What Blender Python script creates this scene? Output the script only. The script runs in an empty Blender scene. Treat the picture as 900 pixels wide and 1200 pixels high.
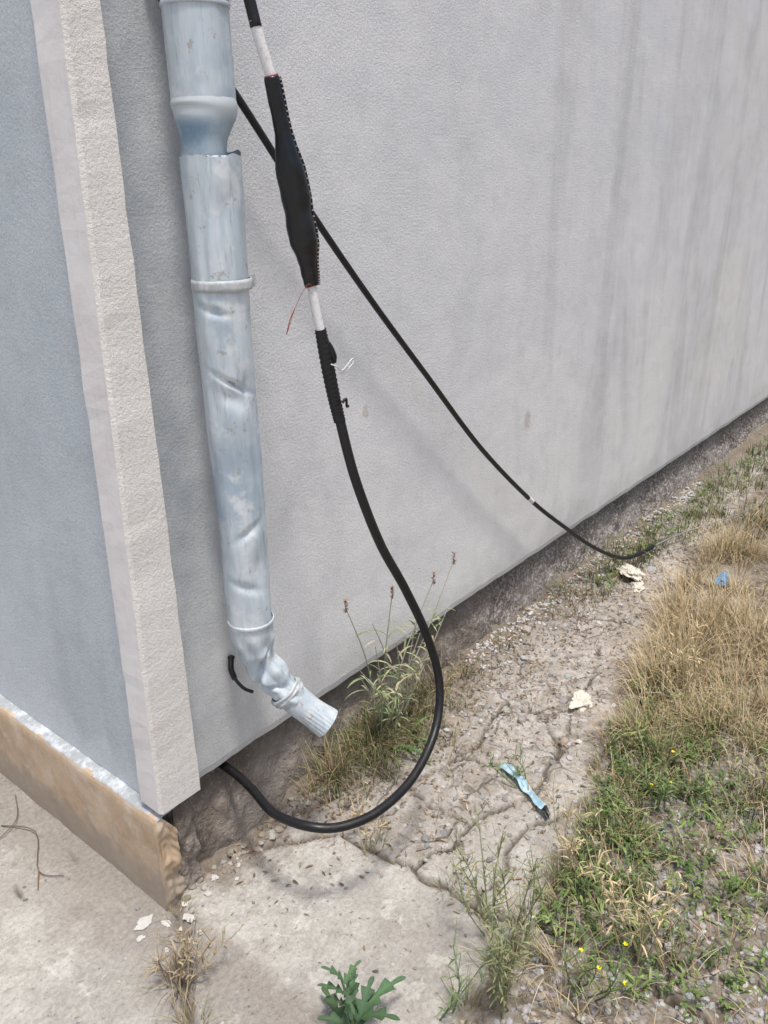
import bpy, math, random, bmesh
from mathutils import Vector, Matrix, Euler, noise
random.seed(7)
rnd=random.random
def U(a,b): return a+(b-a)*rnd()
D=bpy.data; COL=bpy.context.collection
# ------------------------------------------------ camera
cam=D.cameras.new("camera");co=D.objects.new("camera",cam);COL.objects.link(co)
co.location=(-0.772,-1.30,1.5);co.rotation_euler=(1.1937,0.0193,-0.8873)
cam.sensor_fit='VERTICAL';cam.sensor_height=36;cam.lens=28.5;cam.clip_start=.02;cam.clip_end=2000
bpy.context.scene.camera=co
# ------------------------------------------------ light
sc=bpy.context.scene
w=D.worlds.new("World");sc.world=w;w.use_nodes=True
nt=w.node_tree;bg=nt.nodes['Background'];sky=nt.nodes.new('ShaderNodeTexSky')
sky.sky_type='NISHITA';sky.sun_disc=False
SUN_EL=math.radians(75);SUN_AZ=math.radians(203)   # azimuth clockwise from +Y
sky.sun_elevation=SUN_EL;sky.sun_rotation=SUN_AZ;sky.dust_density=4.0;sky.air_density=1.0;sky.ozone_density=.6
nt.links.new(sky.outputs[0],bg.inputs[0]);bg.inputs[1].default_value=.15
sd=D.lights.new("sun",'SUN');so=D.objects.new("sun",sd);COL.objects.link(so)
sd.energy=2.7;sd.angle=math.radians(9);sd.color=(1,.96,.90)
sv=Vector((math.sin(SUN_AZ)*math.cos(SUN_EL),math.cos(SUN_AZ)*math.cos(SUN_EL),math.sin(SUN_EL)))
so.rotation_euler=sv.to_track_quat('Z','Y').to_euler()
sc.view_settings.view_transform='Standard';sc.view_settings.look='None';sc.view_settings.exposure=0
# ------------------------------------------------ helpers
def empty(name):
    e=D.objects.new(name,None);COL.objects.link(e);return e
def mesh(name,vs,fs,mat=None,parent=None,smooth=False,cols=None,mats=None,midx=None):
    m=D.meshes.new(name);m.from_pydata(vs,[],fs);m.update()
    o=D.objects.new(name,m);COL.objects.link(o)
    for q in (mats or ([mat] if mat else [])): m.materials.append(q)
    if midx: m.polygons.foreach_set('material_index',midx)
    if smooth: m.polygons.foreach_set('use_smooth',[True]*len(m.polygons))
    if cols:
        at=m.attributes.new('col','FLOAT_COLOR','POINT')
        at.data.foreach_set('color',[c for k in cols for c in (k[0],k[1],k[2],1.0)])
    if parent: o.parent=parent
    return o
def catmull(P,n=8):
    out=[];Q=[P[0]]+list(P)+[P[-1]]
    for i in range(1,len(Q)-2):
        a,b,c,d=[Vector(q) for q in Q[i-1:i+3]]
        for k in range(n):
            t=k/n
            out.append(.5*((2*b)+(c-a)*t+(2*a-5*b+4*c-d)*t*t+(3*b-a-3*c+d)*t**3))
    out.append(Vector(Q[-2]));return out
def tube(path,rad,seg=12,cap=True,fn=None):
    n=len(path);path=[Vector(p) for p in path]
    if not hasattr(rad,'__len__'): rad=[rad]*n
    vs=[];fs=[];T0=(path[1]-path[0]).normalized()
    N=T0.orthogonal().normalized()
    ref=Vector((1,0,0))
    if abs(T0.dot(ref))<.9: N=(ref-T0*ref.dot(T0)).normalized()
    for i,p in enumerate(path):
        T=(path[min(i+1,n-1)]-path[max(i-1,0)]).normalized()
        N=(N-T*N.dot(T)).normalized();B=T.cross(N)
        for k in range(seg):
            th=2*math.pi*k/seg;r=rad[i]
            if fn: r=fn(i,th,r)
            vs.append(p+N*math.cos(th)*r+B*math.sin(th)*r)
    for i in range(n-1):
        for k in range(seg):
            k2=(k+1)%seg;fs.append((i*seg+k,i*seg+k2,(i+1)*seg+k2,(i+1)*seg+k))
    if cap: fs.append(tuple(range(seg))[::-1]);fs.append(tuple((n-1)*seg+k for k in range(seg)))
    return vs,fs
def box(x0,x1,y0,y1,z0,z1):
    v=[(x,y,z) for z in (z0,z1) for y in (y0,y1) for x in (x0,x1)]
    return v,[(0,2,3,1),(4,5,7,6),(0,1,5,4),(2,6,7,3),(0,4,6,2),(1,3,7,5)]
class Buf:
    def __init__(s): s.v=[];s.f=[];s.c=[]
    def add(s,v,f,c):
        b=len(s.v);s.v+=v;s.f+=[tuple(i+b for i in q) for q in f]
        if isinstance(c,list): s.c+=c
        else: s.c+=[c]*len(v)
    def obj(s,name,mat,parent=None,smooth=False): return mesh(name,s.v,s.f,mat,parent,smooth,s.c)
# ------------------------------------------------ node helpers
class NT:
    def __init__(s,name):
        s.m=D.materials.new(name);s.m.use_nodes=True;s.t=s.m.node_tree;s.b=s.t.nodes['Principled BSDF']
        s.tc=s.t.nodes.new('ShaderNodeTexCoord').outputs['Object']
    def n(s,t): return s.t.nodes.new(t)
    def l(s,a,b): s.t.links.new(a,b)
    def set(s,inp,v):
        if isinstance(v,bpy.types.NodeSocket): s.l(v,inp)
        else: inp.default_value=v
    def mapv(s,scale,loc=(0,0,0),src=None):
        m=s.n('ShaderNodeMapping');s.l(src or s.tc,m.inputs[0]);m.inputs['Scale'].default_value=scale;m.inputs['Location'].default_value=loc;return m.outputs[0]
    def noise(s,scale,detail=4,rough=.55,vec=None,dist=0):
        m=s.n('ShaderNodeTexNoise');s.l(vec or s.tc,m.inputs['Vector']);m.inputs['Scale'].default_value=scale
        m.inputs['Detail'].default_value=min(detail,4);m.inputs['Roughness'].default_value=rough;m.inputs['Distortion'].default_value=dist;return m.outputs[0]
    def vor(s,scale,feat='DISTANCE_TO_EDGE',vec=None):
        m=s.n('ShaderNodeTexVoronoi');m.feature=feat;s.l(vec or s.tc,m.inputs['Vector']);m.inputs['Scale'].default_value=scale;return m
    def ramp(s,src,a,b,lo=0.,hi=1.):
        m=s.n('ShaderNodeMapRange');s.set(m.inputs[0],src);m.inputs[1].default_value=a;m.inputs[2].default_value=b;m.inputs[3].default_value=lo;m.inputs[4].default_value=hi;m.interpolation_type='SMOOTHSTEP';return m.outputs[0]
    def mix(s,f,a,b,mode='MIX'):
        m=s.n('ShaderNodeMix');m.data_type='RGBA';m.blend_type=mode;s.set(m.inputs[0],f)
        for i,v in ((6,a),(7,b)):
            if isinstance(v,tuple): v=(*v[:3],1)
            s.set(m.inputs[i],v)
        return m.outputs[2]
    def math(s,op,a,b=0.):
        m=s.n('ShaderNodeMath');m.operation=op;s.set(m.inputs[0],a);s.set(m.inputs[1],b);return m.outputs[0]
    def bump(s,h,strength,dist,normal=None):
        m=s.n('ShaderNodeBump');m.inputs['Strength'].default_value=strength;m.inputs['Distance'].default_value=dist;s.l(h,m.inputs['Height'])
        if normal: s.l(normal,m.inputs['Normal'])
        return m.outputs[0]
    def sep(s,src=None):
        m=s.n('ShaderNodeSeparateXYZ');s.l(src or s.tc,m.inputs[0]);return m.outputs
    def out(s,col,rough=.8,nrm=None,metal=0.,spec=None):
        s.set(s.b.inputs['Base Color'],(*col,1) if isinstance(col,tuple) else col);s.set(s.b.inputs['Roughness'],rough);s.set(s.b.inputs['Metallic'],metal)
        if nrm: s.l(nrm,s.b.inputs['Normal'])
        if spec is not None: s.b.inputs['Specular IOR Level'].default_value=spec
        return s.m
def stucco(name,main=True):
    k=NT(name);x,y,z=k.sep()
    big=k.noise(1.3,4,.6)
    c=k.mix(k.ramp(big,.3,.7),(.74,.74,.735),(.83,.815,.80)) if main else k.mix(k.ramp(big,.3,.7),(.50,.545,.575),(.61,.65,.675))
    if main:
        c=k.mix(k.ramp(z,.5,1.9,0,.6),c,(.63,.65,.685))
        st=k.noise(1,4,.65,k.mapv((4.0,4.0,.6)),.7)
        m=k.math('MULTIPLY',k.ramp(st,.42,.74),k.ramp(x,.9,2.4,.08,.75))
        m=k.math('MULTIPLY',m,k.ramp(z,.1,.9,.5,1))
        c=k.mix(m,c,(.47,.475,.475))
        st2=k.noise(1,3,.6,k.mapv((18,18,1.0),(3,3,3)),.6)
        c=k.mix(k.math('MULTIPLY',k.ramp(st2,.5,.8),k.ramp(x,1.2,2.8,.05,.24)),c,(.43,.43,.425))
        c=k.mix(k.math('MULTIPLY',k.ramp(x,2.2,4.5),k.ramp(big,.45,.6,0,.5)),c,(.66,.65,.55))
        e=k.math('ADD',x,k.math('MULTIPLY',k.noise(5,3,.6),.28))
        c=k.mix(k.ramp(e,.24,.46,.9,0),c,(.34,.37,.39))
        gb=k.noise(1,4,.65,k.mapv((3.2,3.2,1.6),(7,2,5)),.5)
        c=k.mix(k.ramp(gb,.5,.7,0,.45),c,(.53,.535,.545))
        f=k.math('ADD',z,k.math('MULTIPLY',k.noise(7,4,.6),-.3))
        c=k.mix(k.ramp(f,.08,.26,.5,0),c,(.48,.47,.45))
        # two small rusty chips in the render coat
        for (cx,cz,rr_) in ((.735,.985,.012),(1.56,.78,.022)):
            dx=k.math('SUBTRACT',x,cx);dz=k.math('SUBTRACT',z,cz)
            dd=k.math('ADD',k.math('MULTIPLY',dx,dx),k.math('MULTIPLY',k.math('MULTIPLY',dz,dz),.5))
            dd=k.math('ADD',k.math('SQRT',dd),k.math('MULTIPLY',pn,.03) if (pn:=k.noise(60,3,.7)) else 0.)
            c=k.mix(k.ramp(dd,rr_+.010,rr_+.018,.55,0),c,(.45,.36,.29))
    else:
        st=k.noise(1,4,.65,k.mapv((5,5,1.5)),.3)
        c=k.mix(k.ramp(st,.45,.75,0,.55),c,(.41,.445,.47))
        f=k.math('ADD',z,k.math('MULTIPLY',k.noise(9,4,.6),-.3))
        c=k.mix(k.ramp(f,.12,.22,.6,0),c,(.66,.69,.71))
    pat=k.noise(4,4,.7);c=k.mix(k.ramp(pat,.35,.65,.0,.30),c,(.85,.84,.83) if main else (.65,.68,.70))
    pat2=k.noise(11,4,.65);c=k.mix(k.ramp(pat2,.5,.72,.0,.22),c,(.50,.50,.50))
    g=k.noise(170,3,.75);c=k.mix(.8,c,k.mix(k.ramp(g,.3,.7),(.85,.85,.85),(1.06,1.06,1.06)),'MULTIPLY')
    n=k.bump(g,.65,.0035);n=k.bump(k.noise(9,3,.5),.35,.012,n)
    return k.out(c,.93,n,spec=.2)
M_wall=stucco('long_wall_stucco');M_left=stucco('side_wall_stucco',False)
k=NT('trim_rough');g=k.noise(190,4,.7);b=k.noise(3,4)
c=k.mix(k.ramp(b,.35,.65),(.77,.73,.675),(.84,.81,.765));c=k.mix(k.ramp(g,.33,.5,.42,0),c,(.58,.555,.52))
c=k.mix(k.ramp(k.noise(1,4,.6,k.mapv((20,20,2))),.55,.75,0,.35),c,(.60,.58,.55))
n=k.bump(k.math('ADD',g,k.math('MULTIPLY',k.noise(80,3),.5)),.8,.004);M_trimR=k.out(c,.95,n,spec=.15)
k=NT('trim_smooth');b=k.noise(6,4,.65)
c=k.mix(k.ramp(b,.35,.65),(.75,.70,.675),(.82,.79,.765));c=k.mix(k.ramp(k.noise(1,4,.7,k.mapv((30,30,3))),.5,.75,0,.5),c,(.60,.575,.57))
n=k.bump(k.noise(40,4,.6),.4,.003);M_trimS=k.out(c,.85,n,spec=.2)
k=NT('plinth_tan');b=k.noise(8,4,.7)
x,y,z=k.sep()
c=k.mix(k.ramp(b,.3,.7),(.50,.365,.24),(.62,.48,.345));c=k.mix(k.ramp(k.noise(22,4,.7),.50,.68,0,.65),c,(.64,.56,.46))
c=k.mix(k.ramp(k.math('ADD',z,k.math('MULTIPLY',k.noise(20,4),-.12)),0,.05,.7,0),c,(.36,.31,.26))
n=k.bump(k.noise(50,4,.7),.45,.003);M_tan=k.out(c,1.0,n,spec=.0)
k=NT('ledge_paint');c=k.mix(k.ramp(k.noise(25,4,.7),.42,.66),(.40,.42,.43),(.66,.70,.73));n=k.bump(k.noise(40,4,.7),.6,.005);M_ledge=k.out(c,.9,n,spec=.1)
k=NT('rough_concrete');b=k.noise(5,4,.7);g=k.noise(60,4,.75)
x,y,z=k.sep()
c=k.mix(k.ramp(b,.35,.65),(.19,.155,.125),(.33,.285,.245));c=k.mix(k.ramp(g,.5,.7,0,.7),c,(.44,.41,.38))
c=k.mix(k.math('MULTIPLY',k.ramp(x,1.0,1.8),k.ramp(k.noise(90,3,.6),.50,.60)),c,(.54,.53,.52))
c=k.mix(k.ramp(z,.12,.25,0,.7),c,(.13,.11,.09))  # shade under the panel overhang, painted into the upper plinth colour
n=k.bump(g,1,.012);n=k.bump(k.noise(18,4,.6),.8,.02,n);M_conc=k.out(c,.95,n,spec=.1)
def pipem(name,c1,c2,c3,c4):
    k=NT(name);st=k.noise(1,4,.65,k.mapv((40,40,5)),.5);b=k.noise(6,4,.6)
    c=k.mix(k.ramp(st,.35,.65),c1,c2);c=k.mix(k.ramp(b,.48,.62,0,.75),c,c3);c=k.mix(k.ramp(k.noise(10,4,.7),.52,.66,0,.8),c,c4)
    c=k.mix(k.ramp(k.noise(30,4,.75),.60,.68,0,.75),c,(.38,.35,.31))
    c=k.mix(k.ramp(k.noise(1,4,.7,k.mapv((90,90,9),(5,1,2))),.58,.70,0,.55),c,(.28,.33,.38))
    n=k.bump(st,.3,.002);n=k.bump(k.noise(22,3),.3,.004,n);return k.out(c,k.ramp(b,.3,.7,.52,.72),n,.05,.38)
M_pipe=pipem('pipe_paint',(.48,.555,.605),(.61,.665,.70),(.35,.435,.51),(.73,.755,.76))
k=NT('pipe_bare');b=k.noise(40,4,.7);c=k.mix(k.ramp(b,.35,.65),(.44,.47,.48),(.64,.66,.66));n=k.bump(b,.3,.002);M_zinc=k.out(c,.6,n,.15)
k=NT('pipe_blue');b=k.noise(12,4,.7);x,y,z=k.sep();c=k.mix(k.ramp(b,.35,.65),(.20,.31,.42),(.40,.49,.55));c=k.mix(k.ramp(z,1.605,1.635),c,(.60,.655,.68));M_blue=k.out(c,.6,k.bump(b,.3,.002),.0)
def plastic(name,colr,rough=.45,scale=60,dirt=(.16,.14,.12),amt=.35):
    k=NT(name);b=k.noise(scale,4,.65);c=k.mix(k.ramp(b,.5,.8,0,amt),colr,dirt)
    return k.out(c,k.ramp(b,.3,.7,rough-.07,rough+.15),k.bump(b,.25,.001))
M_blk=plastic('black_sheath',(.007,.007,.008),.42,60,(.10,.09,.08),.15);M_shr=plastic('heat_shrink',(.005,.005,.006),.30,30,(.08,.07,.065),.12)
M_tapeW=plastic('white_tape',(.78,.76,.75),.5,150,(.25,.23,.21),.6);M_red=plastic('red_wire',(.30,.07,.06),.6);M_wht=plastic('white_tie',(.68,.70,.70),.4)
M_gry=plastic('grey_wire',(.26,.25,.24),.6)
k=NT('vegetation');a=k.n('ShaderNodeAttribute');a.attribute_name='col';M_veg=k.out(a.outputs['Color'],.75,spec=.25)
k=NT('stones');a=k.n('ShaderNodeAttribute');a.attribute_name='col'
c=k.mix(.8,a.outputs['Color'],k.mix(k.noise(90,3,.7),(.65,.65,.65),(1.25,1.25,1.25)),'MULTIPLY');M_stone=k.out(c,.9,k.bump(k.noise(150,3),.4,.002),spec=.2)
# ------------------------------------------------ HOUSE
house=empty('stucco_house')
def lwall():
    vs=[];fs=[];nx=260
    zs=[.25,.27,.5,1,2,3.3]
    xs=[.02+ (13.98)*(i/nx)**1.6 for i in range(nx+1)]
    for x in xs:
        j=noise.noise(Vector((x*9,1,0)))*.006+noise.noise(Vector((x*40,4,0)))*.003
        for z in zs: vs.append((x,0 if z>.26 else .004,z+(j if z<.28 else 0)))
        vs.append((x,.09,.25+j))
    m=len(zs)+1
    for i in range(nx):
        a=i*m;b=a+m
        for q in range(len(zs)-1): fs.append((a+q,b+q,b+q+1,a+q+1))
        fs.append((a+m-1,b+m-1,b,a))
    return vs,fs
v,f=lwall();mesh('long_wall',v,f,M_wall,house,False)
lean=lambda z:.0265*(z-.25)
v=[(.0,.0,.25),(0,8,.25),(.08,.02,3.3),(.08,8,3.3),(.2,0.02,.25),(.2,8,.25),(.2,.02,3.3),(.2,8,3.3)]
f=[(0,2,3,1),(4,5,7,6),(0,1,5,4),(0,4,6,2),(2,6,7,3),(1,3,7,5)]
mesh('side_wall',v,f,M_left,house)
v,f=box(.15,13.9,.10,7.9,-.2,3.28);mesh('inner_wall',v,f,M_conc,house)
v,f=box(-.0,14.05,-.03,8.05,3.302,3.40);mesh('roof',v,f,M_trimS,house)
vs=[];fs=[];mi=[];nz=110
for i in range(nz+1):
    z=.262+(3.30-.262)*i/nz;c=-.022+lean(z)
    j=lambda s,a=.0022:noise.noise(Vector((s,z*14,0)))*a+noise.noise(Vector((s,z*45,3)))*a*.8
    yl=.03+.0035*(z-.25)*3
    ring=[(c+j(0),yl,z),(c+j(1,.001),-.034,z),(c+.007+j(2),-.040+j(3),z),(.086+j(4),-.040+j(5,.001),z),(.090+j(6),-.034,z),(.090+j(6),.03,z)]
    vs+=[(a,b,d+(noise.noise(Vector((a*40,b*40,9)))*.014 if i==0 else 0)) for a,b,d in ring]
for i in range(nz):
    for q in range(5):
        a=i*6+q;fs.append((a,a+1,a+7,a+6));mi.append(0 if q==0 else 1)
fs.append((0,5,4,3,2,1));mi.append(1)
mesh('corner_trim',vs,fs,parent=house,mats=[M_trimS,M_trimR],midx=mi)
def lump_sheet(name,fn,nu,nv,mat,parent,smooth=True):
    vs=[fn(i/nu,j/nv) for i in range(nu+1) for j in range(nv+1)];fs=[]
    for i in range(nu):
        for j in range(nv):
            a=i*(nv+1)+j;fs.append((a,a+nv+1,a+nv+2,a+1))
    return mesh(name,vs,fs,mat,parent,smooth)
def N(x,y,z,s): return noise.noise(Vector((x*s,y*s,z*s)))
def sp(u,v):
    y=-.035+ (u**1.7)*8
    prof=[(-.040,-.06),(-.036,.05),(-.033,.15),(-.031,.234),(-.027,.243),(-.010,.248),(.02,.250)]
    t=v*(len(prof)-1);i=min(int(t),len(prof)-2);t-=i
    x=prof[i][0]*(1-t)+prof[i+1][0]*t;z=prof[i][1]*(1-t)+prof[i+1][1]*t
    n=N(x,y,z,9)*.003+N(x,y,z,45)*.0018
    return (x+n,y+(N(0,1,z,15)*.008+N(0,1,z,60)*.005)*max(0,1-u*20),z+n*.8)
o=lump_sheet('side_plinth',sp,300,24,M_tan,house)
o.data.materials.append(M_ledge)
for p in o.data.polygons:
    if p.center.z+N(p.center.x,p.center.y,0,20)*.006>.242: p.material_index=1
def endf(u,v):
    x=-.038+.060*u;z=-.06+.303*v;n=N(x,5,z,20)*.012+N(x,5,z,60)*.007
    zz=z-.10*max(0,u-.45)*v
    return (x+(0.004*(1-v))-.004*(1-u),-.037+u*.016+n*min(1,u*3),zz)
lump_sheet('side_plinth_end',endf,20,50,M_tan,house)
def lp(u,v):
    x=.0+(u**1.5)*13.9;z=-.08+.36*v
    y=.055-.065*(1-v)**1.4+N(x,0,z,6)*.018+N(x,0,z,22)*.014+N(x,3,z,70)*.006
    return (x,y,z)
lump_sheet('long_plinth',lp,1000,24,M_conc,house)
def lumpb(u,v):
    th=u*math.pi*2;z=-.05+.30*v;r=.030+.012*(1-v)
    n=1+.45*N(math.cos(th),math.sin(th),z*9,1.6)+.25*N(math.cos(th)*3,math.sin(th)*3,z*40,1)
    return (.048+math.cos(th)*r*n,.016+math.sin(th)*r*n,z)
lump_sheet('corner_masonry',lumpb,36,44,M_conc,house,False)
# ------------------------------------------------ GROUND
def seg_d(p,a,b):
    ax,ay=a;bx,by=b;dx,dy=bx-ax,by-ay;t=max(0,min(1,((p[0]-ax)*dx+(p[1]-ay)*dy)/(dx*dx+dy*dy)))
    return math.hypot(p[0]-ax-dx*t,p[1]-ay-dy*t)
cracks=[([(.10,.0),(.24,-.07),(.37,-.17),(.40,-.39),(.41,-.6),(.45,-.85),(.43,-1.3)],.007),
 ([(-.01,-.02),(-.06,-.12),(-.13,-.21),(-.2,-.34),(-.29,-.5),(-.36,-.9),(-.5,-1.6)],.010),
 ([(.40,-.39),(.52,-.43),(.62,-.42),(.8,-.5),(1.0,-.47)],.006),
 ([(.41,-.56),(.5,-.58),(.64,-.53),(.8,-.60)],.005),
 ([(.37,-.17),(.5,-.22),(.63,-.2),(.82,-.27),(1.1,-.22)],.005),
 ([(.62,-.42),(.60,-.3),(.63,-.2)],.004),([(.82,-.27),(.86,-.38),(.8,-.5)],.004),([(.24,-.07),(.33,-.05),(.5,-.10),(.62,-.08)],.005),
 ([(.46,-.105),(.45,-.2)],.004),([(-.03,.3),(-.15,.26),(-.3,.3),(-.6,.2)],.003),([(1.1,-.22),(1.12,-.36),(1.0,-.47)],.005),([(1.12,-.36),(1.4,-.38),(1.6,-.3)],.005)]
vegline=[(-1,-.80),(-.1,-.80),(.05,-.76),(.20,-.72),(.42,-.69),(.7,-.66),(.99,-.57),(1.46,-.48),(2.06,-.33),(3.17,-.28),(6,-.25),(30,-.2)]
def vegy(x):
    for (a,b),(c,d) in zip(vegline,vegline[1:]):
        if x<=c: return b+(d-b)*max(0,(x-a))/(c-a)
    return -.2
def sm(a,b,t):
    t=max(0,min(1,(t-a)/(b-a)));return t*t*(3-2*t)
def masks(x,y):
    wob=N(x,y,0,3)*.10+N(x,y,2,11)*.06
    veg=1-sm(-.05,.07,y-vegy(x)+wob)
    if x<-.12: veg*=sm(-.5,-.12,x)
    cr=0
    if -1<x<1.7 and -1.6<y<.4:
        wx=x+N(x,y,7,14)*.022;wy=y+N(x,y,9,14)*.022
        br=.55+.9*max(0,min(1,.5+N(x,y,3,9)))
        for pl,wd in cracks:
            for a,b in zip(pl,pl[1:]):
                d=seg_d((wx,wy),a,b)
                if d<.04: cr=max(cr,1-sm(wd*.3*br,wd*1.6*br,d))
    rub=sm(.36,.5,x+N(x,y,5,6)*.08)*sm(-.62,-.40,y+N(x,y,8,5)*.1+max(0,x-.9)*.5)
    bank=(1-sm(.0,.17,-y+N(x,y,4,7)*.05))*sm(.25,.55,x)
    return veg,cr,rub,bank
def gh(x,y,ms=None):
    veg,cr,rub,bank=ms or masks(x,y)
    h=-.013*cr+veg*(.012+.02*N(x,y,1,5)+.008*N(x,y,1,20))+rub*(.010*N(x,y,2,8)+.006*N(x,y,2,40))+bank*(.04+.025*N(x,y,6,9)+.012*N(x,y,6,40))
    return h*(1 if max(abs(x),abs(y))<8 else 0)
def axis(lo,hi,st,ext):
    a=[];v=lo
    while v<hi+1e-6: a.append(v);v+=st
    s=st;v=hi
    up=[]
    while v<ext: s*=1.18;v+=s;up.append(v)
    s=st;v=lo;dn=[]
    while v>-ext: s*=1.18;v-=s;dn.append(v)
    return dn[::-1]+a+up
xs=axis(-.75,2.3,.010,400);ys=axis(-1.1,.12,.009,400)
vs=[];cs=[]
for x in xs:
    for y in ys:
        m=masks(x,y);vs.append((x,y,gh(x,y,m)));cs.append((m[0],m[1],m[2]))
ny=len(ys);fs=[(i*ny+j,(i+1)*ny+j,(i+1)*ny+j+1,i*ny+j+1) for i in range(len(xs)-1) for j in range(ny-1)]
k=NT('ground_mix');a=k.n('ShaderNodeAttribute');a.attribute_name='col'
s=k.n('ShaderNodeSeparateColor');k.l(a.outputs['Color'],s.inputs[0]);VG,CR,RB=s.outputs[0],s.outputs[1],s.outputs[2]
x,y,z=k.sep()
n1=k.noise(3.2,4,.65);n2=k.noise(14,4,.7);n3=k.noise(90,4,.75)
slab=k.mix(k.ramp(n1,.35,.62),(.39,.37,.335),(.53,.51,.465))
slab=k.mix(k.ramp(n2,.46,.64,0,.55),slab,(.345,.32,.285))
slab=k.mix(k.ramp(k.noise(9,4,.7),.55,.62,0,.7),slab,(.61,.595,.55))
slab=k.mix(k.ramp(k.noise(1,4,.6,k.mapv((2.3,2.3,2.3),(4,7,1))),.48,.58,0,.5),slab,(.36,.33,.305))
slab=k.mix(k.ramp(k.vor(70,'F1').outputs[0],.05,.2,.5,0),slab,(.18,.16,.14))
slab=k.mix(k.ramp(k.noise(26,4,.8),.60,.66,0,.5),slab,(.25,.225,.19))
wv=k.n('ShaderNodeVectorMath');wv.operation='ADD';nn=k.n('ShaderNodeTexNoise');k.l(k.tc,nn.inputs['Vector']);nn.inputs['Scale'].default_value=7;nn.inputs['Detail'].default_value=4
vm=k.n('ShaderNodeVectorMath');vm.operation='SCALE';k.l(nn.outputs['Color'],vm.inputs[0]);vm.inputs['Scale'].default_value=.13
k.l(k.tc,wv.inputs[0]);k.l(vm.outputs[0],wv.inputs[1]);wvec=wv.outputs[0]
ve=k.vor(9,'DISTANCE_TO_EDGE',wvec)
edge=k.ramp(ve.outputs[0],.0,.05,1,0)
edge=k.math('MULTIPLY',edge,k.ramp(k.noise(5,3),.44,.58))
cell=k.mix(k.ramp(n2,.35,.65),(.36,.325,.285),(.50,.465,.425))
cell=k.mix(k.ramp(n1,.48,.62,0,.5),cell,(.33,.29,.245))
rub=k.mix(k.math('MULTIPLY',edge,.7),cell,(.17,.14,.11))
rub=k.mix(k.ramp(k.noise(38,4,.75),.53,.65,0,.75),rub,(.22,.185,.15))
rub=k.mix(k.ramp(k.noise(20,4,.75),.55,.64,0,.7),rub,(.57,.55,.52))
c=k.mix(RB,slab,rub)
soil=k.mix(k.ramp(n2,.35,.65),(.15,.12,.09),(.33,.29,.24));soil=k.mix(k.ramp(k.vor(55,'F1').outputs[0],.1,.45,.6,0),soil,(.41,.395,.37))
c=k.mix(k.ramp(k.math('ADD',VG,k.math('MULTIPLY',k.math('SUBTRACT',n2,.5),1.0)),.25,.75),c,soil)
c=k.mix(k.math('MULTIPLY',CR,.92),c,(.085,.068,.05))
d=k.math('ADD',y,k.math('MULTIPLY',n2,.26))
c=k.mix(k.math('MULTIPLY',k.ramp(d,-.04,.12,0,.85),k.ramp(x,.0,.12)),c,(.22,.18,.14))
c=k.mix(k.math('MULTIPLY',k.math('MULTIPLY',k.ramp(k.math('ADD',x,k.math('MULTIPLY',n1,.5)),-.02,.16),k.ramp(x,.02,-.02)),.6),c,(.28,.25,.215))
c=k.mix(.7,c,k.mix(k.ramp(n3,.3,.7),(.74,.74,.74),(1.18,1.18,1.18)),'MULTIPLY')
n=k.bump(n3,.8,.006);n=k.bump(k.math('SUBTRACT',n2,k.math('MULTIPLY',edge,k.math('MULTIPLY',RB,.6))),.8,.012,n)
M_ground=k.out(c,.95,n,spec=.12)
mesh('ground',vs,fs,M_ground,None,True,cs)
# ------------------------------------------------ DOWNPIPE
dp=empty('downpipe');PX,PY=.242,-.082
def zl(a,b,n): return [a+(b-a)*i/n for i in range(n+1)]
zz=zl(3.25,1.65,80)
def fu(i,th,r): return r+.0018*N(math.cos(th)*2,math.sin(th)*2,zz[i]*8,1)
v,f=tube([(PX-.004,PY,z) for z in zz],[.0545]*81,40,False,fu);mesh('upper_pipe',v,f,M_pipe,dp,True)
pr=[(1.652,.0550),(1.646,.0562),(1.640,.0566),(1.634,.0558),(1.628,.0540),(1.620,.0520),(1.610,.0488),(1.600,.0450),(1.590,.0415),(1.578,.0395),(1.560,.039)]
def fr(i,th,r): return r+(.0020*math.sin(th*2+i*.5) if i>4 else 0)
v,f=tube([(PX-.004-.0014*max(0,i-3),PY,z) for i,(z,r) in enumerate(pr)],[r for z,r in pr],40,False,fr);mesh('reducer',v,f,M_blue,dp,True)
def torus_band(name,z,r,wd,th,mat,cx=PX,cy=PY):
    p=[(z-wd/2,r),(z-wd/2,r+th),(z-wd*.2,r+th*1.25),(z+wd*.2,r+th*1.25),(z+wd/2,r+th),(z+wd/2,r)]
    v,f=tube([(cx,cy,q[0]+1e-5*i) for i,q in enumerate(p)],[q[1] for q in p],40,False);return mesh(name,v,f,mat,dp,True)
torus_band('upper_collar',1.812,.0548,.026,.002,M_pipe,PX-.004)
torus_band('upper_collar_bead',1.790,.0548,.007,.002,M_pipe,PX-.004)
zz2=zl(1.565,.632,300)
DENTS=[(2.05,1.165,.60,.006,.014,.028),(2.15,1.138,.5,.020,.009,.020),(1.55,1.150,.25,.03,.008,0),(2.6,1.30,.5,.008,.006,.015),(1.9,1.47,.35,.04,.005,0),(2.5,.98,.30,.08,.006,0),(2.0,.86,.5,.010,.007,-.03),
 (2.3,.735,.6,.010,.006,.015),(1.7,.77,.3,.04,.007,0),(2.8,1.12,.3,.06,.006,0),(2.2,1.06,.09,.10,.004,0),(1.85,1.24,.08,.07,.005,0),(2.75,1.40,.08,.09,.004,0),(1.4,1.0,.25,.08,.006,0),(-1,1.2,.5,.04,.005,0),(2.35,.68,.08,.05,.005,0),(1.95,.92,.07,.07,.004,0)]
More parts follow.
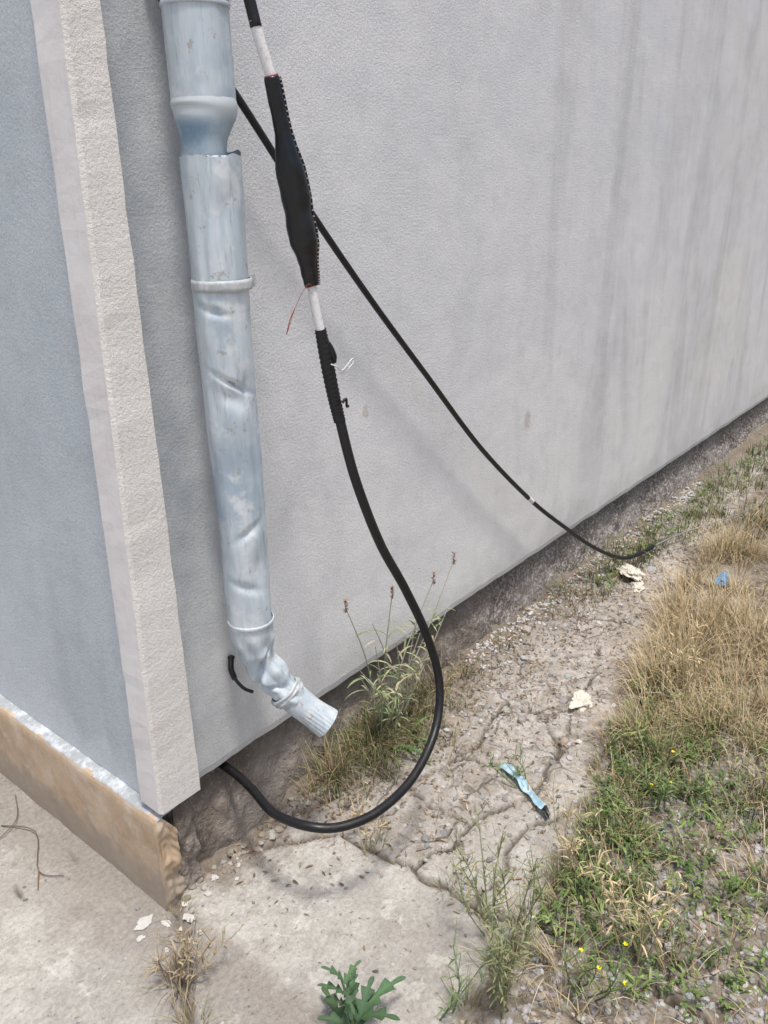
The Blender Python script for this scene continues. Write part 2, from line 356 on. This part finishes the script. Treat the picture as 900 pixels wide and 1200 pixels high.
def fl(i,th,r):
    z=zz2[i]
    cx,sy=math.cos(th)*2,math.sin(th)*2
    r+=.0026*N(cx,sy,z*7,1)+.0008*N(cx*2,sy*2,z*20,1)
    r-=.0035*max(0,.35-abs(N(cx*.8,sy*.8,z*4+9,1)))*(1 if z<1.3 else .4)
    for a0,z0,wa,wz,dep,sh in DENTS:
        da=(th-a0+math.pi)%(2*math.pi)-math.pi
        if abs(da)<wa*2.5: r-=dep*math.exp(-(da/wa)**2-((z-z0-sh*da)/wz)**2)
    return r
path=[(PX-.004+.004*(z-.6)+.002*math.sin(z*9),PY+.002,z) for z in zz2]
v,f=tube(path,[.0535-.0055*min(1,max(0,(1.565-z)/.9)) for z in zz2],80,False,fl)
v=[Vector(p) for p in v]
for q in range(80):
    p=v[q];p.z+= -.004+.012*N(p.x*30,p.y*30,0,1)+.010*max(0,(p.x-PX)/.05)
mesh('lower_pipe',v,f,M_pipe,dp,True)
torus_band('bracket_band',1.345,.0535,.020,.0022,M_zinc)
v,f=box(PX+.053,PX+.080,PY-.004,PY-.001,1.334,1.357);mesh('bracket_lug',v,f,M_zinc,dp)
v,f=box(PX+.053,PX+.080,PY+.003,PY+.006,1.334,1.357);mesh('bracket_lug_back',v,f,M_zinc,dp)
v,f=tube([(PX+.068,PY-.014,1.345),(PX+.068,PY-.009,1.345),(PX+.068,PY+.012,1.345)],[.006,.006,.003],6);mesh('bracket_bolt',v,f,M_zinc,dp)
v,f=tube([(PX,PY+.05,1.345),(PX,.03,1.345)],.005,8);mesh('bracket_stem',v,f,M_zinc,dp,True)
v,f=tube([(PX,PY+.05,1.80),(PX,.03,1.80)],.005,8);mesh('bracket_stem_top',v,f,M_zinc,dp,True)
v,f=box(PX+.052,PX+.074,PY-.004,PY-.001,1.800,1.820);mesh('top_lug',v,f,M_zinc,dp)
torus_band('elbow_collar',.640,.0480,.008,.0022,M_pipe,PX-.003)
ep=catmull([(PX-.003,PY+.002,.645),(PX-.002,PY+.001,.60),(PX+.003,PY-.002,.555),(.262,-.096,.500),(.280,-.115,.460),(.298,-.136,.428),(.318,-.160,.396),(.345,-.195,.357)],14)
ne=len(ep)
def er(t):
    pts=[(0,.0482),(.15,.047),(.25,.043),(.34,.034),(.42,.043),(.50,.040),(.57,.034),(.66,.037),(.75,.034),(.9,.032),(1,.033)]
    for (a,b),(c,d) in zip(pts,pts[1:]):
        if t<=c: return b+(d-b)*sm(a,c,t)
    return .033
def fe(i,th,r):
    t=i/(ne-1)
    if t<.72:
        k_=sm(.06,.22,t)
        fac=th*7/(2*math.pi);fr_=abs((fac+t*1.7)%1-.5)
        r*=1+k_*(.24*N(math.cos(th)*1.6,math.sin(th)*1.6,t*7,1)-.20*fr_)
        da=(th-2.2+math.pi)%(2*math.pi)-math.pi
        r-=.019*k_*math.exp(-(da/.8)**2-((t-.34-.10*da)/.025)**2)+.013*k_*math.exp(-((da-.4)/.7)**2-((t-.52+.08*da)/.022)**2)
    if t>.80: r+=.0006*math.cos(th*22)*sm(.80,.88,t)
    if t>.86: r*=1+.09*math.sin(th*2+1)*sm(.86,1,t)
    return r
v,f=tube(ep,[er(i/(ne-1)) for i in range(ne)],110,False,fe);mesh('crushed_elbow',v,f,M_pipe,dp,True)
i0=int(ne*.60)
v,f=tube(ep[i0:i0+10],[.036,.0385,.0405,.0385,.0400,.0405,.038,.0395,.038,.034],40,False,lambda i,th,r:r*(1+.12*N(math.cos(th),math.sin(th),i*.35,1.3)));mesh('outlet_strap',v,f,M_zinc,dp,True)
v,f=tube(catmull([(.235,-.001,.50),(.220,-.030,.480),(.222,-.055,.462),(.236,-.070,.45)],6),[.004]*19,8);mesh('wire_hanger',v,f,M_blk,dp,True)
v,f=tube(catmull([(.236,-.005,.52),(.220,-.02,.50),(.222,-.025,.480),(.234,-.01,.465)],6),[.007,.009]+[.007]*17,8);mesh('broken_clip',v,f,M_blk,dp,True)
# ------------------------------------------------ THICK CABLE
cb=empty('power_cable')
def part(name,pts,r,mat,seg=16,n=8,fn=None,par=cb):
    p=catmull(pts,n)
    if hasattr(r,'__len__'):
        m=len(p);R=[]
        for i in range(m):
            t=i/(m-1)*(len(r)-1);q=min(int(t),len(r)-2);t-=q;R.append(r[q]*(1-t)+r[q+1]*t)
    else: R=r
    v,f=tube(p,R,seg,True,fn);return mesh(name,v,f,mat,par,True)
part('sheath_upper',[(.22,-.12,2.3),(.25,-.145,2.0),(.278,-.158,1.84),(.290,-.1695,1.755)],.0098,M_blk)
part('white_tape_upper',[(.288,-.168,1.765),(.296,-.172,1.73),(.311,-.18,1.672)],.0092,M_tapeW)
SPL=[(.308,-.179,1.683),(.316,-.183,1.63),(.326,-.187,1.565),(.338,-.191,1.49),(.347,-.196,1.42),(.354,-.199,1.37),(.358,-.200,1.338)]
SR=[.013,.0135,.0135,.0135,.0145,.018,.0245,.0262,.0262,.0245,.0262,.025,.020,.0165,.0155,.014,.0135]
part('splice_sleeve',SPL,SR,M_shr,28,10,lambda i,th,r:r*(1+.03*math.sin(th*3+i*.4)+.02*math.sin(i*1.1)))
part('white_tape_lower',[(.357,-.200,1.345),(.362,-.205,1.29),(.367,-.21,1.25)],.0088,M_tapeW)
part('ribbed_boot',[(.3665,-.2095,1.256),(.377,-.213,1.19),(.389,-.2165,1.12),(.399,-.22,1.07)],[.0105,.012,.013,.0125,.012,.0115],M_blk,20,22,lambda i,th,r:r+(.0012 if i%3==0 else 0))
part('tape_flap',[(.376,-.220,1.232),(.383,-.222,1.21),(.388,-.224,1.19)],[.003,.0065,.0075,.003],M_shr)
part('sheath_lower',[(.398,-.2195,1.08),(.417,-.24,.947),(.468,-.26,.788),(.531,-.28,.655),(.590,-.30,.508),(.605,-.325,.38),(.545,-.355,.290),(.425,-.380,.245),(.30,-.382,.238),(.213,-.352,.240),(.162,-.30,.248),(.155,-.20,.234),(.188,-.09,.221),(.203,-.0,.218),(.205,.10,.218)],.0103,M_blk,18,14)
bb=Buf();pp=catmull(SPL,7);rr=SR
rail=[]
for i,p in enumerate(pp):
    t=i/(len(pp)-1)*(len(rr)-1);q=min(int(t),len(rr)-2);t-=q;r=rr[q]*(1-t)+rr[q+1]*t
    rail.append(p+Vector((.80,-.60,.05)).normalized()*(r+.001))
v,f=tube(rail,.0028,8);mesh('closure_rail',v,f,M_shr,cb,True)
for c in rail[1:-1]:
    cc=c+Vector((-.003,-.004,0));v,f=tube([cc+Vector((0,0,-.0012)),cc+Vector((0,0,.0012))],.0020,6);bb.add(v,f,(.42,.37,.35))
bb.obj('closure_studs',M_stone,cb)
for nm,p,q,r in (('red_band_upper',(.3085,-.1785,1.686),(.3095,-.1788,1.682),.0122),('red_band_lower',(.3575,-.200,1.339),(.3580,-.2005,1.3365),.0132)):
    v,f=tube([p,q],r,16);mesh(nm,v,f,M_red,cb,True)
part('red_thread',[(.350,-.21,1.337),(.335,-.215,1.343),(.318,-.215,1.33),(.300,-.21,1.30),(.284,-.205,1.262)],.0005,M_red,6)
part('red_thread_tip',[(.302,-.209,1.302),(.291,-.206,1.283),(.281,-.205,1.258)],.0010,M_red,6)
part('white_tie',[(.372,-.228,1.19),(.385,-.232,1.184),(.405,-.225,1.172),(.432,-.215,1.176),(.455,-.21,1.186),(.458,-.21,1.178),(.435,-.213,1.167),(.405,-.223,1.166)],.0014,M_wht,6)
part('black_tie',[(.396,-.232,1.11),(.405,-.234,1.116),(.409,-.232,1.10),(.418,-.228,1.098)],.0028,M_blk,6)
# ------------------------------------------------ THIN CABLE
tcb=empty('thin_cable')
P=[(.20,-.012,1.84),(.262,-.02,1.762),(.335,-.045,1.679),(.523,-.05,1.46),(.72,-.05,1.252),(.926,-.05,1.048),(1.20,-.05,.78),(1.508,-.055,.523),(1.75,-.07,.345),(2.00,-.085,.175),(2.19,-.12,.072),(2.33,-.145,.050),(2.45,-.155,.045)]
part('thin_sheath',P,.0075,M_blk,12,8,par=tcb)
part('tape_mark',[(1.494,-.0548,.534),(1.508,-.055,.523),(1.520,-.0557,.5135)],.0083,M_tapeW,12,4,par=tcb)
part('bare_wire',[(2.43,-.154,.046),(2.65,-.20,.045),(3.0,-.31,.04),(3.32,-.39,.035),(3.9,-.55,.03),(5,-.7,.03)],.0035,M_gry,8,8,par=tcb)
# ------------------------------------------------ VEGETATION
def blade(B,base,h,az,lean_,wd,col,curl=1.0,seg=4):
    base=Vector(base);d=Vector((math.cos(az),math.sin(az),0));s=Vector((-d.y,d.x,0));vs=[];cl=[]
    a=lean_*.3;p=base.copy();L=h/seg
    for i in range(seg+1):
        t=i/seg;ww=wd*(1-t)**.7*.5+.0002
        tw=s*math.cos(t*1.2)+d*math.sin(t*1.2)*.5
        vs+= [p-tw*ww,p+tw*ww]
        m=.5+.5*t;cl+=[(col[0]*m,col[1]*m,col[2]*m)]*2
        p=p+(Vector((0,0,1))*math.cos(a)+d*math.sin(a))*L;a+=lean_*curl/seg
    B.add(vs,[(2*i,2*i+1,2*i+3,2*i+2) for i in range(seg)],cl)
def vary(c,a=.25):
    k=1+U(-a,a);return (c[0]*k*(1+U(-.08,.08)),c[1]*k,c[2]*k*(1+U(-.1,.1)))
STR=(.68,.54,.32);STR2=(.50,.385,.22);STR3=(.76,.65,.44);GRN=(.12,.18,.055);GRN2=(.19,.25,.085);OLV=(.29,.295,.15);PUR=(.28,.20,.155)
def tuft(B,x,y,r,n,h,cols,wd=.003,spread=1.0):
    for i in range(n):
        a=U(0,6.283);q=r*math.sqrt(rnd());bx=x+math.cos(a)*q;by=y+math.sin(a)*q
        if by>.0 and bx>0: by=-.005
        blade(B,(bx,by,gh(bx,by)-.004),h*U(.45,1.15),a+U(-.8,.8),U(.2,1.6)*spread,wd*U(.6,1.3),vary(random.choice(cols)),seg=4)
G=Buf();DG=Buf()
def clump(x,y,s): return N(x,y,11,s)
n_=0
while n_<200:
    x=U(1.10,2.7);y=vegy(x)-.05-abs(random.gauss(0,.30))
    if y<-1.5 or clump(x,y,4)<-.20: continue
    n_+=1;hh=U(.07,.15)*(1.3+1.6*clump(x,y,4))
    tuft(DG,x,y,U(.03,.06),36,max(.06,hh),[STR,STR,STR2,STR3],.0024,1.4)
    if rnd()<.3: tuft(DG,x,y,.03,6,U(.18,.28),[STR,STR3],.0019,1.0)
for i in range(110):
    x=U(2.4,6);y=vegy(x)-U(.02,1.2);tuft(DG,x,y,.09,22,U(.1,.2),[STR,STR2,OLV],.005,1.2)
for i in range(120):
    x=U(.25,1.4);y=vegy(x)-U(.0,.7);tuft(DG,x,y,.04,12,U(.05,.13),[STR,STR2,STR3],.0024,1.5)
for i in range(120):
    x=U(-.2,6);y=U(-3.2,-1.4);tuft(DG,x,y,.1,14,U(.1,.2),[STR,STR2,OLV],.006,1.2)
n_=0
while n_<200:
    x=U(.5,1.55);y=vegy(x)-.03-abs(random.gauss(0,.24))
    if y<-1.5 or clump(x+5,y,5)<-.08: continue
    n_+=1;dens=1 if x>.72 else .4
    tuft(G,x,y,U(.02,.05),int(20*dens)+3,U(.04,.10)*(1+1.2*clump(x+5,y,5)),[GRN,GRN,GRN2,OLV,STR2],.0030,1.3)
for i in range(140):
    x=U(1.8,5.5);y=-.06-U(0,.11)-(.12 if x>2.6 and rnd()<.5 else 0);tuft(G,x,y,.05,22,U(.04,.13),[GRN,GRN2,OLV,OLV,STR2],.0035)
for i in range(60):
    x=U(2.2,5);y=vegy(x)-U(0,.7);tuft(G,x,y,.06,20,U(.06,.12),[GRN2,OLV],.004)
for i in range(100):
    x=U(-.1,5);y=U(-3.2,-1.4);tuft(G,x,y,.1,14,U(.08,.15),[GRN,GRN2,OLV],.006)
for i in range(120):
    x=random.gauss(.72,.14);y=-.02-abs(random.gauss(0,.055));tuft(DG if rnd()<.6 else G,x,y,.03,19,U(.05,.16),[STR,STR2,PUR,OLV] if rnd()<.65 else [OLV,GRN2,GRN],.0024,1.4)
for i in range(90):
    x=U(.95,2.2);y=-.03-abs(random.gauss(0,.05));tuft(G if rnd()<.4 else DG,x,y,.03,9,U(.02,.07),[OLV,STR2,PUR,GRN2],.0026,1.4)
for (x,y,n,h,c) in [(-.127,-.208,50,.11,[STR2,PUR,STR]),(-.07,-.14,26,.08,[STR2,GRN2,PUR]),(-.18,-.30,40,.10,[STR2,OLV]),(-.24,-.4,30,.09,[STR2,OLV]),(-.03,-.07,16,.05,[STR2,OLV]),(.39,-.3,26,.06,[STR,OLV]),(.37,-.18,18,.06,[STR,STR2]),(.405,-.5,20,.05,[OLV,STR2]),(.43,-.69,40,.12,[STR,OLV,GRN2]),(.30,-.72,50,.13,[STR,STR3,OLV]),(.17,-.70,40,.10,[STR,STR2,OLV]),(.36,-.8,50,.14,[STR,STR3,OLV]),(.62,-.42,16,.04,[STR2,OLV]),(.84,-.3,18,.04,[GRN2,OLV]),(.46,-.06,30,.08,[GRN2,OLV,STR2]),(.30,-.02,18,.05,[OLV,GRN2]),(.8,-.5,18,.05,[STR2])]:
    tuft(DG,x,y,.035,n,h,c,.0021,1.5)
for i in range(110):
    x=U(.4,2.2);y=U(vegy(x),-.12);tuft(DG,x,y,.025,7,U(.02,.05),[STR2,OLV,PUR],.0022,1.6)
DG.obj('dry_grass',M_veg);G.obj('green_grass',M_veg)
def leaf(B,base,az,pitch,L,W,col,lobes=0,droop=1.0,seg=8):
    p=Vector(base);d=Vector((math.cos(az),math.sin(az),0));s=Vector((-d.y,d.x,0));vs=[];cl=[];a=pitch
    for i in range(seg+1):
        t=i/seg;w_=W*.5*(math.sin(math.pi*min(1,.08+t*.92))**.7)*(1-.25*t)
        if lobes: w_*=.30+.95*((t*lobes*1.0)%1.0)**1.3
        w_=max(w_,.0006);fold=Vector((0,0,1))*w_*.35
        vs+=[p-s*w_+fold,p,p+s*w_+fold];m=1+.15*math.sin(i*2.1)
        cl+=[(col[0]*m,col[1]*m,col[2]*m),(col[0]*1.35,col[1]*1.3,col[2]*1.3),(col[0]*m,col[1]*m,col[2]*m)]
        p=p+(d*math.cos(a)+Vector((0,0,1))*math.sin(a))*(L/seg);a-=droop/seg
    f=[]
    for i in range(seg): b=3*i;f+=[(b,b+1,b+4,b+3),(b+1,b+2,b+5,b+4)]
    B.add(vs,f,cl)
CV=Buf()
for i in range(700):
    if rnd()<.75: x=U(.4,1.6);y=vegy(x)-.02-abs(random.gauss(0,.26))
    else: x=U(1.9,5);y=-.07-U(0,.1)
    if y<-1.6: continue
    z=gh(x,y);h=U(.01,.07);c0=random.choice([GRN,GRN2,(.085,.135,.045)])
    for q in range(random.randint(4,9)): leaf(CV,(x+U(-.01,.01),y+U(-.01,.01),z+h*rnd()),U(0,6.28),U(.2,1.1),U(.010,.030),U(.004,.009),vary(c0),0,1.2,4)
CV.obj('low_weeds',M_veg)
def stem(B,pts,r0,r1,col):
    p=catmull(pts,5);n=len(p);v,f=tube(p,[r0+(r1-r0)*i/(n-1) for i in range(n)],6);B.add(v,f,col)
W=Buf();SG=(.35,.355,.265)
tips=[(.545,-.08,.535),(.73,-.08,.498),(.918,-.08,.463),(1.02,-.08,.49),(.62,-.11,.40),(.80,-.12,.36),(.88,-.06,.38),(.68,-.05,.42),(.96,-.1,.36),(.76,-.15,.30),(.60,-.07,.30),(.56,-.1,.36),(.86,-.12,.30),(.65,-.14,.28),(.72,-.1,.36)]
for j,tp in enumerate(tips):
    b=(.72+U(-.06,.10),-.05+U(-.03,.02),0);tp=Vector(tp);b=Vector(b)
    mid=b.lerp(tp,.5)+Vector((U(-.03,.03),U(-.03,.01),.03))
    stem(W,[b,mid,tp],.0026,.0011,SG)
    if j<4:
        for q in range(60):
            hp=tp+Vector((0,0,U(-.016,.022)));leaf(W,hp,U(0,6.28),U(.2,1.2),U(.006,.012),.0034,vary((.36,.26,.22)),0,.3,2)
    for q in range(11):
        t=U(.1,.9);p=b.lerp(mid,t*2) if t<.5 else mid.lerp(tp,t*2-1)
        leaf(W,p,U(0,6.28),U(.3,1.2),U(.025,.075),U(.004,.010),vary(random.choice([(.26,.30,.18),(.17,.23,.10),(.36,.34,.22)])),0,1.3,5)
for q in range(40):
    x=.72+random.gauss(0,.09);leaf(W,(x,-.06+U(-.06,.02),.01),U(0,6.28),U(.3,1.3),U(.06,.13),U(.010,.018),vary((.11,.18,.06)),4,1.4,14)
W.obj('seeding_weed',M_veg)
W=Buf();b=Vector((-.005,-.565,0))
for q in range(10):
    leaf(W,b+Vector((U(-.01,.01),U(-.01,.01),U(0,.04))),q*2.4+.3,U(.6,1.3),U(.09,.14),U(.034,.046),vary((.07,.125,.06),.2),4,1.3,28)
stem(W,[b,b+Vector((.005,.01,.07)),b+Vector((.0,.03,.165))],.0035,.002,(.13,.19,.09))
for q in range(8): leaf(W,b+Vector((.0,.02,.07+.011*q)),q*2.1,U(.5,1.2),U(.04,.07),.022,vary((.085,.145,.07)),3,1.0,21)
W.obj('leafy_weed',M_veg)
def stalk_weed(name,x,y,H,n,col,head=None,branch=6,hp=.06):
    W=Buf()
    for j in range(n):
        b=Vector((x+U(-.03,.03),y+U(-.03,.03),0));tp=b+Vector((U(-.08,.08),U(-.08,.08),H*U(.7,1.05)));mid=b.lerp(tp,.5)+Vector((U(-.02,.02),U(-.02,.02),0))
        stem(W,[b,mid,tp],.0020,.0008,col)
        for q in range(branch):
            t=U(.25,1);p=b.lerp(mid,t*2) if t<.5 else mid.lerp(tp,t*2-1)
            e=p+Vector((U(-.035,.035),U(-.035,.035),U(.015,.05)));stem(W,[p,p.lerp(e,.5)+Vector((0,0,-.004)),e],.0010,.0005,col)
            leaf(W,p,U(0,6.28),U(.2,1.1),U(.018,.04),U(.003,.006),vary(col),0,1.0,4)
            leaf(W,e,U(0,6.28),U(.2,1.1),U(.008,.02),U(.002,.005),vary(col),0,1.0,3)
            if head and rnd()<hp:
                for m in range(6): leaf(W,e,m*1.05,.3,.005,.004,head,0,.2,2)
    W.obj(name,M_veg)
YL=(.75,.60,.02)
stalk_weed('stalky_weed',.226,-.76,.27,7,(.22,.235,.12),None,10)
stalk_weed('stalky_weed',.13,-.69,.19,3,(.16,.22,.10))
stalk_weed('stalky_weed',.36,-.62,.25,5,(.23,.25,.13),None,9)
stalk_weed('stalky_weed',.32,-.72,.26,6,(.20,.22,.11),None,10)
stalk_weed('yellow_flower_weed',.34,-.86,.16,5,(.15,.21,.08),YL)
stalk_weed('yellow_flower_weed',.95,-.80,.14,6,(.15,.21,.08),YL)
stalk_weed('dry_stalk_weed',.62,-.72,.22,6,(.42,.35,.21))
stalk_weed('dry_stalk_weed',.37,-.26,.12,4,(.38,.32,.21))
stalk_weed('dry_stalk_weed',-.13,-.21,.11,7,(.33,.27,.18))
stalk_weed('dry_stalk_weed',.50,-.90,.22,8,(.46,.39,.23))
stalk_weed('dry_stalk_weed',1.5,-.62,.22,8,(.50,.42,.26))
stalk_weed('stalky_weed',.82,-.42,.06,3,(.13,.19,.08))
# ------------------------------------------------ STONES
def ico(n):
    bm=bmesh.new();bmesh.ops.create_icosphere(bm,subdivisions=n,radius=1);r=([v.co.copy() for v in bm.verts],[tuple(v.index for v in f.verts) for f in bm.faces]);bm.free();return r
I2=ico(2);I1=ico(1)
def stone(B,x,y,r,col,hi=False):
    V_,F_=I2 if hi else I1;s=Vector((U(.7,1.3),U(.7,1.3),U(.4,.8)))*r;e=Euler((U(-.4,.4),U(-.4,.4),U(0,6.3))).to_matrix();o=rnd()*50
    z=gh(x,y);vs=[]
    for v in V_:
        k_=1+.35*noise.noise(v*1.3+Vector((o,0,0)));vs.append(e@Vector((v.x*s.x*k_,v.y*s.y*k_,v.z*s.z*k_))+Vector((x,y,z+s.z*.25)))
    B.add(vs,F_,col)
S_=Buf()
GC=[(.40,.39,.38),(.31,.30,.29),(.50,.48,.46),(.25,.24,.24),(.42,.37,.32)]
for i in range(3900):
    x=U(.1,1.4);y=vegy(x)-.03-U(0,.7);stone(S_,x,y,U(.003,.009),vary(random.choice(GC),.2))
for i in range(2400):
    x=U(.4,3.2);y=U(vegy(x)-.05,-.0);stone(S_,x,y,abs(random.gauss(0,.0035))+.0012,vary(random.choice(GC),.3))
for i in range(1100):
    x=U(1.2,3.4);y=-abs(random.gauss(.03,.035));stone(S_,x,y,U(.003,.008),vary((.56,.55,.54),.2))
for i in range(400):
    x=U(-.7,.4);y=U(-.9,.5 if x<-.05 else -.02) if rnd()<.5 else U(-.9,-.02);stone(S_,x,y,abs(random.gauss(0,.002))+.001,vary(random.choice(GC),.2))
for i in range(90):
    x=U(.45,2.6);y=U(vegy(x),-.03);stone(S_,x,y,U(.006,.015),vary(random.choice(GC[:3]+[(.42,.37,.32)]),.15),True)
for i in range(50):
    x=U(.0,.40);y=U(-.06,-.01);stone(S_,x,y,U(.004,.011),vary(random.choice([(.32,.27,.22),(.42,.39,.35)]),.15),True)
S_.obj('gravel',M_stone,None,False)
L_=Buf()
for i in range(2600):
    x=U(.12,2.6);y=-abs(random.gauss(.05,.16)) if rnd()<.7 else U(vegy(x),0)
    if y<vegy(x)-.05: continue
    if x<.36 and rnd()<.7: continue
    leaf(L_,(x,y,gh(x,y)+.003),U(0,6.28),U(-.1,.5),U(.005,.020),U(.002,.007),vary(random.choice([(.18,.13,.085),(.26,.19,.12),(.12,.09,.065),(.36,.28,.19)])),0,.5,3)
for i in range(220):
    x=U(-.7,.4);y=U(-.8,-.03);leaf(L_,(x,y,.002),U(0,6.28),U(0,.3),U(.003,.010),U(.001,.003),vary((.20,.16,.11)),0,.5,3)
L_.obj('leaf_litter',M_veg)
F_=Buf()
for (x,y,r) in [(-.02,-.09,.014),(-.06,-.06,.015),(.05,-.07,.010),(.09,-.045,.008),(-.10,-.12,.007),(.02,-.12,.005),(.0,-.05,.009),(.12,-.09,.005),(-.03,-.14,.007),(-.09,-.02,.016),(-.12,-.05,.008),(-.05,-.10,.004),(.07,-.10,.004),(.15,-.06,.006)]:
    sx=U(.5,1.4);pts=[(x+math.cos(a)*r*sx*(1+.8*N(math.cos(a),math.sin(a),x*90,1.7)),y+math.sin(a)*r*(1+.8*N(math.cos(a),math.sin(a),x*90+3,1.7)),.0015+U(0,.002)) for a in [i*.3142 for i in range(20)]]
    F_.add(pts+[(x,y,.003)],[(i,(i+1)%20,20) for i in range(20)],(.60,.585,.555))
F_.obj('paint_flakes',M_stone)
# ------------------------------------------------ LITTER
def crumple(name,x,y,z,rx,ry,rz,mat,seed,rot=0):
    bm=bmesh.new();bmesh.ops.create_icosphere(bm,subdivisions=4,radius=1)
    cr,sr=math.cos(rot),math.sin(rot)
    for v in bm.verts:
        p=v.co;n=1+.7*noise.noise(p*1.7+Vector((seed,0,0)))+.45*(abs(noise.noise(p*4+Vector((seed,3,0))))-.2)
        q=Vector((p.x*rx*n,p.y*ry*n,max(p.z*rz*n,-.3*rz)));v.co=Vector((x+q.x*cr-q.y*sr,y+q.x*sr+q.y*cr,z+q.z))
    m=D.meshes.new(name);bm.to_mesh(m);bm.free();m.materials.append(mat);o=D.objects.new(name,m);COL.objects.link(o)
M_paper=plastic('dirty_paper',(.70,.66,.57),.7,30,(.42,.36,.26),.6);M_bl=plastic('blue_plastic',(.12,.33,.58),.4,50,(.3,.4,.5),.5)
crumple('crumpled_paper',1.25,-.41,.008,.050,.028,.016,M_paper,3,.3)
crumple('crumpled_paper',2.16,-.17,.035,.06,.035,.020,M_paper,9,.9)
crumple('crumpled_paper',2.10,-.235,.010,.045,.02,.012,M_paper,15,.2)
crumple('blue_bag_scrap',2.27,-.50,.055,.058,.022,.012,M_bl,21,.1)
k=NT('strip_blue');b=k.noise(50,4);c=k.mix(k.ramp(b,.4,.65),(.34,.54,.65),(.56,.69,.73));M_strip=k.out(c,.5)
vs=[];fs=[];A=Vector((.845,-.375,0));Bq=Vector((.745,-.575,0));dv=(Bq-A);sv_=Vector((-dv.y,dv.x,0)).normalized()
ns=24
for i in range(ns+1):
    t=i/ns;p=A+dv*t+sv_*.006*math.sin(t*5);z=.010+.006*math.sin(t*9)+.003*math.sin(t*23)
    for j in range(5):
        s=(j/4-.5);wd=.028*(1-.35*t)*(1+.2*math.sin(t*17));vs.append(p+sv_*s*wd+Vector((0,0,z+.005*math.cos(s*6+t*5)+.004*abs(s))))
for i in range(ns):
    for j in range(4): fs.append((i*5+j,i*5+j+1,i*5+j+6,i*5+j+5))
mesh('plastic_strip',vs,fs,None,None,True,mats=[M_strip,M_blk],midx=[1 if (i//4)>=ns-3 else 0 for i in range(len(fs))])
T=Buf()
stem(T,[(-.14,.52,.004),(-.10,.42,.012),(-.16,.30,.006),(-.13,.24,.006)],.0016,.0009,(.16,.12,.10))
stem(T,[(-.16,.30,.006),(-.19,.25,.004)],.002,.001,(.24,.14,.09))
stem(T,[(-.06,.60,.004),(-.11,.50,.01),(-.2,.47,.004)],.0014,.001,(.18,.13,.11))
T.obj('twig',M_veg)
T=Buf()
for a in (0,1.1,2.3,3.4,4.5): leaf(T,(-.40,.16,.006),a,.4,.014,.010,(.07,.06,.06),0,1,4)
T.obj('dead_leaf',M_veg)
